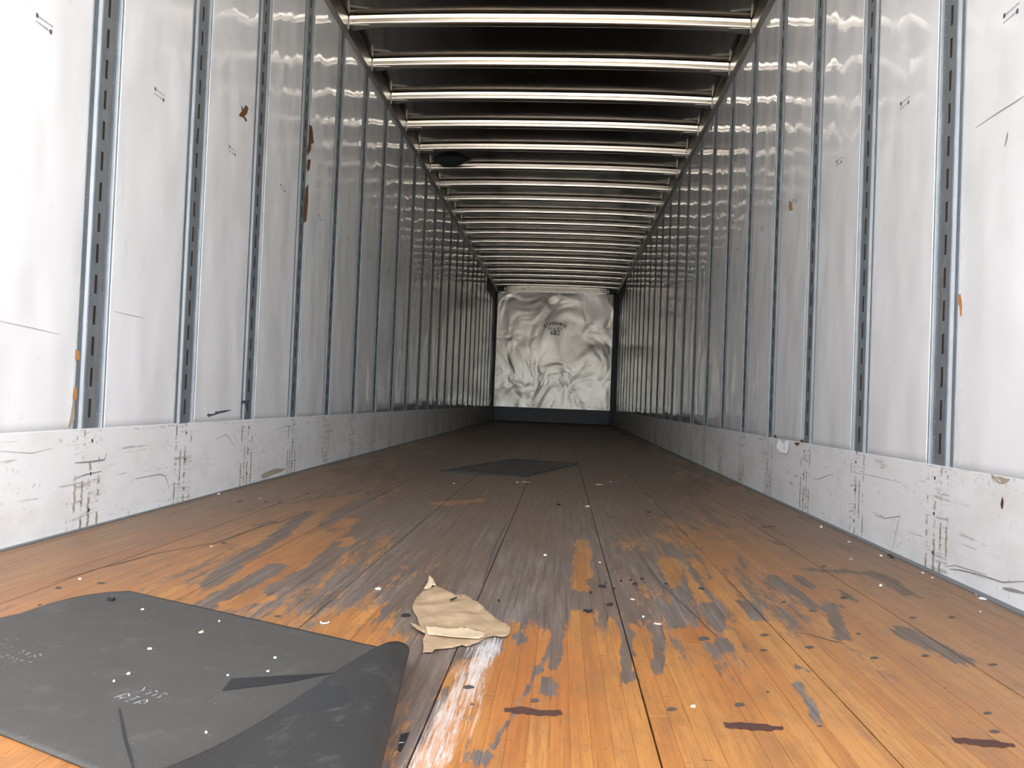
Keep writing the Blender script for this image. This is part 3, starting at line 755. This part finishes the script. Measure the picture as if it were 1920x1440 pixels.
# near mat, right end curled over onto itself
O = Vector((-.727, 1.633, 0)); A = Vector((.913, -.408, 0)); Bv = Vector((-.439, -.898, 0)); A.normalize(); Bv.normalize()
LU, LV = 1.27, .535
FQ = Vector((-.105, 1.40, 0)); fa = math.radians(-82); FD = Vector((math.cos(fa), math.sin(fa), 0)); FN = Vector((-FD.y, FD.x, 0))
if FN.x < 0: FN = -FN
def near_mat(uu, vv):
    ul = uu*LU; vs = .46*max(0, ul-.66)
    p = O + A*ul + Bv*(vs + vv*(LV-vs))
    s = (p-FQ).dot(FN); t = (p-FQ).dot(FD)
    r = max(.014, .036-.030*t)
    rip = .0
    if uu < .06: rip = .010*(1-uu/.06)*max(0, math.sin(vv*7.5))
    z0 = TH+.0006+rip
    if s <= 0: return Vector((p.x, p.y, z0)), Vector((0, 0, 1))
    if s < PI*r:
        a = s/r; off = r*math.sin(a); z = z0+r*(1-math.cos(a))
        q = FQ+FD*t+FN*off; nrm = -FN*math.sin(a)+Vector((0, 0, math.cos(a)))
        return Vector((q.x, q.y, z)), nrm
    d = s-PI*r; k = min(1, d/.20); k = k*k*(3-2*k)
    q = FQ+FD*t-FN*d; z = z0+2*r*(1-k)+k*(TH*2.2)
    return Vector((q.x, q.y, z)), Vector((0, 0, -1))
nm = empty('rubber_mat', O)
tag(nm, 'large black rubber mat in the left foreground with its end curled over', 'mat')
def rel(fn, o): return lambda a, b: (fn(a, b)[0]-o, fn(a, b)[1])
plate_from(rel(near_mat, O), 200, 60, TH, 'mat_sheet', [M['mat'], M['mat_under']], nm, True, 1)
def mat_bits(name, mat, polys=(), lines=(), w=.003, z=TH+.0012, parent=nm, o=O, label=None, kind=None):
    bm = bmesh.new()
    for q in polys: poly(bm, [fl(x, y, z)-o for x, y in q])
    for q in lines: ribbon(bm, [fl(x, y, z)-o for x, y in q], w)
    ob = obj(name, bm, mat, parent)
    if label: ob['label'] = label
    if kind: ob['kind'] = kind
    return ob
def inside_px(poly_, x, y):
    c = False; j = len(poly_)-1
    for i in range(len(poly_)):
        a, b = poly_[i], poly_[j]
        if (a[1] > y) != (b[1] > y) and x < (b[0]-a[0])*(y-a[1])/(b[1]-a[1])+a[0]: c = not c
        j = i
    return c
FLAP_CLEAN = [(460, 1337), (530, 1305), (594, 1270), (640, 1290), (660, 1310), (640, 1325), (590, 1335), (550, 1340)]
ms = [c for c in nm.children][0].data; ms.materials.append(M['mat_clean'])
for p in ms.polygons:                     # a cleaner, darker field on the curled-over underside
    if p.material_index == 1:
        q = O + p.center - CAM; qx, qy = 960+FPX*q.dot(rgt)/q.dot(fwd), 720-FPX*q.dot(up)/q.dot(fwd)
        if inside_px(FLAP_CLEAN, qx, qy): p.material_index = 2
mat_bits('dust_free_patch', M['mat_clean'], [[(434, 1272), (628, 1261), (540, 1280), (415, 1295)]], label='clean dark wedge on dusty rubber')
mat_bits('cut_line', M['mat_clean'], [], [[(224, 1328), (229, 1355), (235, 1385), (244, 1415), (250, 1440)]], .004)
# traces of pale printed characters
sx = lambda pts, ox, oy, k: [(ox+x/k, oy+y/k) for x, y in pts]
T1 = [[(280, 340), (400, 300), (490, 265), (560, 258), (620, 245), (625, 300), (600, 310)], [(400, 300), (470, 345), (560, 320)], [(400, 380), (440, 350)], [(530, 410), (610, 435)], [(630, 390), (710, 368), (790, 335)], [(780, 300), (820, 320), (880, 330)],
      [(710, 475), (780, 450), (850, 420), (900, 405)], [(830, 440), (890, 470)], [(950, 465), (1030, 430), (1030, 380), (900, 405)], [(985, 265), (1060, 235), (1130, 210)], [(1085, 180), (1120, 165)], [(1130, 300), (1210, 270), (1270, 250)], [(1200, 195), (1260, 210), (1230, 165)], [(1260, 350), (1310, 315), (1360, 295)], [(1350, 250), (1450, 240), (1490, 265)], [(880, 190), (940, 170), (980, 95)], [(795, 190), (815, 195)], [(1310, 280), (1350, 300)]]
T2 = [[(20, 970), (110, 1000)], [(200, 920), (270, 960)], [(260, 1050), (300, 1020)], [(350, 1030), (400, 980)], [(390, 1120), (440, 1080)], [(440, 1160), (510, 1160)], [(480, 1060), (530, 1020)], [(600, 1070), (640, 1090)], [(650, 1120), (685, 1080)], [(830, 1130), (970, 1155)], [(720, 1195), (760, 1200)], [(760, 930), (830, 890), (870, 850), (930, 880)], [(840, 990), (980, 950)], [(1040, 920), (1060, 1000)], [(1150, 930), (1200, 890), (1250, 960)], [(570, 860), (610, 880)], [(670, 850), (730, 770)], [(460, 455), (540, 460)], [(110, 460), (230, 450)], [(10, 590), (90, 600)], [(150, 600), (200, 600)], [(210, 720), (250, 720)], [(310, 690), (400, 670)], [(70, 690), (140, 690)], [(310, 1140), (340, 1145)], [(160, 1130), (190, 1135)]]
mat_bits('printed_lettering', M['print'], [], [sx(p, 190, 1280, 12) for p in T1] + [sx(p, 0, 1170, 16) for p in T2], .0026, kind='stuff', label='faded pale printed characters')
# far mat
P4 = [Vector((-.53, 4.659, 0)), Vector((-.173, 5.88, 0)), Vector((.324, 5.707, 0)), Vector((-.02, 4.506, 0))]
o4 = Vector((-.10, 5.19, 0))
def far_mat(u, v):
    p = (P4[0]*(1-u)+P4[1]*u)*(1-v)+(P4[3]*(1-u)+P4[2]*u)*v
    e = min(u, 1-u, v, 1-v)
    return Vector((p.x, p.y, TH+.0006+.012*max(0, .10-e)**1.0*(1 if u > .5 else .3))), Vector((0, 0, 1))
fm = empty('rubber_mat', o4)
tag(fm, 'black rubber mat lying flat and askew on the floor further inside the trailer', 'mat')
plate_from(rel(far_mat, o4), 14, 8, TH, 'mat_sheet', M['mat'], fm)
mat_bits('dust_free_patch', M['mat_clean'], [[(945, 878), (1008, 866), (1083, 870), (1070, 873), (1040, 880), (1014, 885)]], parent=fm, o=o4, z=TH+.0022, label='clean black rectangle on dusty rubber')
mat_bits('wet_patch', M['mat_clean'], [[(908, 886), (925, 884), (945, 884), (955, 886), (930, 888), (915, 889)], [(960, 890), (990, 889), (1005, 889), (988, 893), (975, 894)]], parent=fm, o=o4, z=TH+.0022)

# ---------------------------------------------------------------- torn kraft paper
def paper_piece(name, out_px, mat, zfn, origin, parent=None, seed=0, amp=1.0, sub=4, step=.008, thick=.0006):
    pts = [fl(x, y, 0) for x, y in jag(out_px, amp, sub, seed)]
    p2 = [Vector((p.x, p.y)) for p in pts]
    x0, x1 = min(p.x for p in p2), max(p.x for p in p2); y0, y1 = min(p.y for p in p2), max(p.y for p in p2)
    def inside(q):
        c = False; j = len(p2)-1
        for i in range(len(p2)):
            a, b = p2[i], p2[j]
            if (a.y > q.y) != (b.y > q.y) and q.x < (b.x-a.x)*(q.y-a.y)/(b.y-a.y)+a.x: c = not c
            j = i
        return c
    ext = []; y = y0
    while y < y1:
        x = x0
        while x < x1:
            q = Vector((x+random.uniform(-.002, .002), y+random.uniform(-.002, .002)))
            if inside(q) and min((q-e).length for e in p2) > step*.5: ext.append(q)
            x += step
        y += step
    n = len(p2)
    V, E_, F, _, _, _ = delaunay_2d_cdt(p2+ext, [(i, (i+1) % n) for i in range(n)], [], 1, 1e-6)
    bm = bmesh.new(); vs = [bm.verts.new((v.x-origin.x, v.y-origin.y, zfn(v.x, v.y))) for v in V]
    for f in F: bm.faces.new([vs[i] for i in f])
    bmesh.ops.recalc_face_normals(bm, faces=bm.faces)
    for f in bm.faces:
        f.normal_update()
        if f.normal.z < 0: f.normal_flip()
    ret = bmesh.ops.extrude_face_region(bm, geom=bm.faces[:])
    # push the copy down to give thickness
    bmesh.ops.translate(bm, verts=[e for e in ret['geom'] if isinstance(e, bmesh.types.BMVert)], vec=(0, 0, thick))
    return obj(name, bm, mat, parent, True)
pp = lambda L: [(740+x/8, 1060+y/8) for x, y in L]
po_ = Vector((-.01, 1.55, 0))
pr_ = tag(empty('kraft_paper', po_), 'torn piece of brown kraft paper on the floor beside the curled mat', 'paper')
zs1 = lambda x, y: .0022+.0030*(math.sin(x*60+y*25)+math.sin(x*31-y*70))*.5+.003*abs(math.sin(x*17+y*23))
paper_piece('paper_sheet', pp([(385, 440), (430, 400), (540, 385), (640, 350), (740, 375), (820, 415), (900, 480), (1040, 450), (1130, 500), (1280, 610), (1430, 740), (1640, 890), (1735, 960), (1730, 1030), (1680, 1095), (1600, 1105), (1490, 1080), (1380, 1120), (1330, 1160), (1280, 1200), (1070, 1245), (1010, 1225), (880, 1260), (600, 1290), (560, 1335), (420, 1335), (430, 1240), (420, 1140), (460, 1080), (370, 940), (330, 800), (262, 680), (300, 560), (330, 500)]), M['paper'], zs1, po_, pr_, 3, .5, 4)
paper_piece('folded_strip', pp([(450, 1000), (700, 1000), (1060, 990), (1340, 1050), (1365, 1100), (1340, 1150), (1260, 1185), (1000, 1160), (700, 1120), (500, 1105)]), M['paper_light'], lambda x, y: zs1(x, y)+.0035, po_, pr_, 5, .4, 3)
paper_piece('curled_corner', pp([(430, 385), (500, 310), (510, 235), (570, 275), (620, 350), (560, 340), (530, 390)]), M['paper_light'], lambda x, y: .005+max(0, (y-1.80))*.12, po_, pr_, 6, .3, 3)
paper_piece('torn_tab', pp([(230, 905), (330, 945), (440, 975), (450, 1075), (340, 1020), (270, 960)]), M['paper'], lambda x, y: .007, po_, pr_, 8, .3, 2)
bm = bmesh.new()
for q in ([(830, 510), (880, 490), (940, 460), (930, 490), (880, 520), (840, 535)], [(950, 455), (1010, 450), (990, 462)]):
    poly(bm, [fl(x, y, .009)-po_ for x, y in pp(q)])
obj('tear_hole', bm, M['crumb'], pr_)

# ---------------------------------------------------------------- litter on the floor
def chip(name, px, py, rpx, mat, label, cat, group=None, seed=0, h=.0016, stretch=1.0, ang=0.0, z=0.0):
    c = fl(px, py, z); sc_ = (c-CAM).length/FPX
    rn = random.Random(seed*31+int(px)); n = rn.choice((5, 6, 7)); r = rpx*sc_*.72; stretch *= rn.uniform(.9, 1.5)
    bm = bmesh.new(); lo, hi = [], []
    for i in range(n):
        a = 2*PI*i/n+rn.uniform(-.25, .25); rr = r*rn.uniform(.5, 1.15)
        x, y = rr*math.cos(a)*stretch, rr*math.sin(a)*1.5
        x, y = x*math.cos(ang)-y*math.sin(ang), x*math.sin(ang)+y*math.cos(ang)
        zz = rn.uniform(.3, 1.4)*h
        lo.append(bm.verts.new((x, y, .0004))); hi.append(bm.verts.new((x*.9, y*.9, .0006+zz)))
    t = bm.verts.new((0, 0, .0008+h))
    for i in range(n):
        k = (i+1) % n; bm.faces.new((lo[i], lo[k], hi[k], hi[i])); bm.faces.new((hi[i], hi[k], t))
    bm.faces.new(lo[::-1])
    o = obj(name, bm, mat); o.location = (c.x, c.y, z+.0003)
    return tag(o, label, cat, group)
CH = 'white_chip'
for i, (x, y, r, h, lab) in enumerate((
        (1540, 990, 4, .010, 'largest white paint chip standing upright near the right baseboard'),
        (1652, 1043, 5, .003, 'white chip beside black crumbs at the right baseboard'),
        (1651, 1099, 5, .004, 'grey-white crumpled chip out on the boards, right of the second seam'),
        (1842, 1123, 8, .002, 'wide flat white chip at the right baseboard, nearest the door'),
        (1834, 1116, 5, .002, 'cream chip behind the wide flat white chip by the right baseboard'),
        (1730, 1075, 3, .002, 'small white flake lying against the right edge strip'),
        (1748, 1084, 3, .002, 'second small white flake along the right edge strip'),
        (1588, 1000, 2.5, .002, 'tiny white crumb touching the right edge strip, farther in'),
        (1592, 1017, 3, .002, 'pale crumb on the boards near the right edge strip'),
        (150, 1087, 3, .003, 'white chip on orange boards behind the large mat'),
        (410, 927, 3, .004, 'white crumb close to the left baseboard'),
        (970, 905, 3.5, .003, 'small white paper scrap just in front of the far mat'),
        (851, 907, 2.5, .003, 'lone white dot left of the far mat'),
        (1145, 904, 3, .003, 'thin white scrap right of the far mat'),
        (1159, 905, 2, .003, 'tiny white dot right of the far mat'),
        (1101, 950, 7, .003, 'long grey-white sliver on the boards beyond the paper'),
        (1125, 1055, 4, .002, 'white fleck at the foot of the orange worn patch'),
        (1022, 1042, 3, .003, 'bright white bead on grey boards right of the paper'),
        (1206, 1158, 4, .002, 'white sliver among black crumbs on grey boards'),
        (710, 1105, 8, .0015, 'long thin white sliver left of the kraft paper'),
        (1838, 1148, 2, .002, 'tiny white dot below the wide flat chip'),
        (487, 895 + 40, 2, .002, 'white speck between left boards'))):
    chip(CH, x, y, r, M['chip'], lab, 'chip', 'white chips scattered on the floor', i, h)
for i, (x, y, r, lab) in enumerate(((985, 904, 5, 'tan scrap in front of the near corner of the far mat'), (1123, 909, 5, 'pinkish triangular scrap right of the far mat'),
        (1232, 1171, 5, 'tan wood splinter on grey boards near the right seam'), (1187, 1125, 5, 'orange splinter lying across grey boards'), (1300, 1326, 6, 'pale splinter in the right foreground'), (396, 1025, 3, 'light brown splinter on the left boards'), (1596, 1049, 4, 'brown crumb near the right edge strip'))):
    chip('wood_splinter', x, y, r, M['chip_tan'], lab, 'splinter', 'tan scraps scattered on the floor', i, .002, 1.5)
for i, (x, y, r, lab) in enumerate(((1102, 1147, 9, 'largest black rubber crumb, on grey boards right of the paper'), (1142, 1135, 6, 'oval black crumb behind the largest crumb'), (1130, 1101, 6, 'flat black crumb with a white fleck above it'),
        (1190, 1096, 5, 'black crumb farthest right of its cluster'), (935, 1128, 4, 'black crumb close to the right side of the kraft paper'), (1108, 1113, 4, 'small black crumb left of the cluster'), (1150, 1105, 3, 'small black crumb inside the cluster'),
        (1203, 1087, 3, 'small round black crumb behind its cluster'), (1165, 1091, 2, 'tiny black crumb behind its cluster'), (1183, 1089, 2, 'tiny black crumb beside the oval one'), (1136, 1095, 2, 'tiny black dot above the flat crumb'), (1248, 1096, 4, 'black crumb on the second seam'), (760, 1156, 7, 'thin black sliver left of the kraft paper'),
        (1315, 1105, 4, 'black crumb on orange boards right of the seam'), (1668, 1042, 4, 'black crumb at the right edge strip'), (1672, 1046, 5, 'larger black crumb at the right edge strip'), (1820, 1100, 5, 'black crumb on the right edge strip nearest the door'), (1580, 992, 4, 'black grit at the foot of the right scuff plate'), (1217, 961, 3, 'dark fleck on the boards farther in'), (1047, 947, 4, 'dark leaf-shaped fleck on the boards farther in'))):
    chip('rubber_crumb', x, y, r, M['crumb'], lab, 'crumb', 'black crumbs scattered on the floor', i, .0035, 1.3)
for i, (x, y, r, m, lab) in enumerate(((152, 1124, 7, 'crumb', 'ragged black crumb at the back edge of the large mat'), (209, 1128, 6, 'crumb', 'dark brown crumb near the back corner of the large mat'))):
    chip('rubber_crumb', x, y, r, M[m], lab, 'crumb', 'black crumbs on the large mat', 40+i, .006, 1.2, 0, TH+.001)
for i, (x, y, r, m, lab) in enumerate(((377, 1186, 6, 'chip_tan', 'tan splinter in the middle of the large mat'), (280, 1218, 3, 'chip', 'bright white crumb in the middle of the large mat'), (241, 1265, 3, 'chip_tan', 'pale crumb behind the printing on the large mat'), (503, 1260, 4, 'chip_tan', 'pale crumb right above the dark wedge on the large mat'),
        (515, 1235, 2.5, 'chip', 'white speck right of centre on the large mat'), (267, 1144, 2, 'chip', 'white speck near the back corner of the large mat'), (427, 1268, 2, 'chip', 'white speck left of the dark wedge on the large mat'), (386, 1375, 3, 'chip', 'white crumb at the edge of the folded flap'), (213, 1279, 2, 'chip', 'white speck left of the printing on the large mat'), (411, 1166, 2, 'chip', 'white speck behind the tan splinter on the large mat'))):
    chip('mat_crumb', x, y, r, M[m], lab, 'crumb', 'pale crumbs on the large mat', 60+i, .002, 1.2, 0, TH+.001)
# white curl of plastic
c0 = fl(609, 1168); bm = bmesh.new()
pr8 = [(.0016*math.cos(a), .0016*math.sin(a)) for a in [PI/3*i for i in range(6)]]
arc = [Vector((.008*math.cos(a), .008*math.sin(a)*1.3, .002)) for a in [PI*.95+PI*1.15*i/8 for i in range(9)]]
rows = []
for i, p in enumerate(arc):
    d = (arc[min(8, i+1)]-arc[max(0, i-1)]).normalized(); s = d.cross(Vector((0, 0, 1)))
    rows.append([bm.verts.new(p+s*a+Vector((0, 0, 1))*b) for a, b in pr8])
for i in range(8):
    for j in range(6): bm.faces.new((rows[i][j], rows[i][(j+1) % 6], rows[i+1][(j+1) % 6], rows[i+1][j]))
bm.faces.new(rows[0][::-1]); bm.faces.new(rows[-1])
o = obj('plastic_curl', bm, M['chip'], None, True); o.location = c0
tag(o, 'small white hook-shaped curl of plastic behind the large mat', 'scrap')
# dark wrapper fragment peeking out from under the curled mat
bm = bmesh.new(); cc = fl(756, 1388)
poly(bm, [fl(x, y, .002)-cc for x, y in [(746, 1405), (752, 1376), (768, 1373), (765, 1380), (758, 1396), (752, 1408)]], .0012)
w_ = obj('wrapper_scrap', bm, M['crumb']); w_.location = cc
bm = bmesh.new(); ribbon(bm, [fl(x, y, .0028)-cc for x, y in [(747, 1393), (753, 1392), (758, 1392)]], .0016); obj('white_stripe', bm, M['white'], w_)
tag(w_, 'black wrapper scrap with a white stripe peeking out beside the curled mat', 'scrap')
# brown tape on the right wall
bm = bmesh.new(); tc = wl(1482, 386, HW)
pts = [wl(x, y, HW-.0016)-tc for x, y in [(1479, 377), (1484, 378), (1486, 394), (1483, 395), (1479, 394)]]
poly(bm, pts, .0008, Vector((-1, 0, 0)))
tp = obj('tape_strip', bm, M['tape']); tp.location = tc
tag(tp, 'short strip of brown tape stuck to the right liner wall', 'tape')
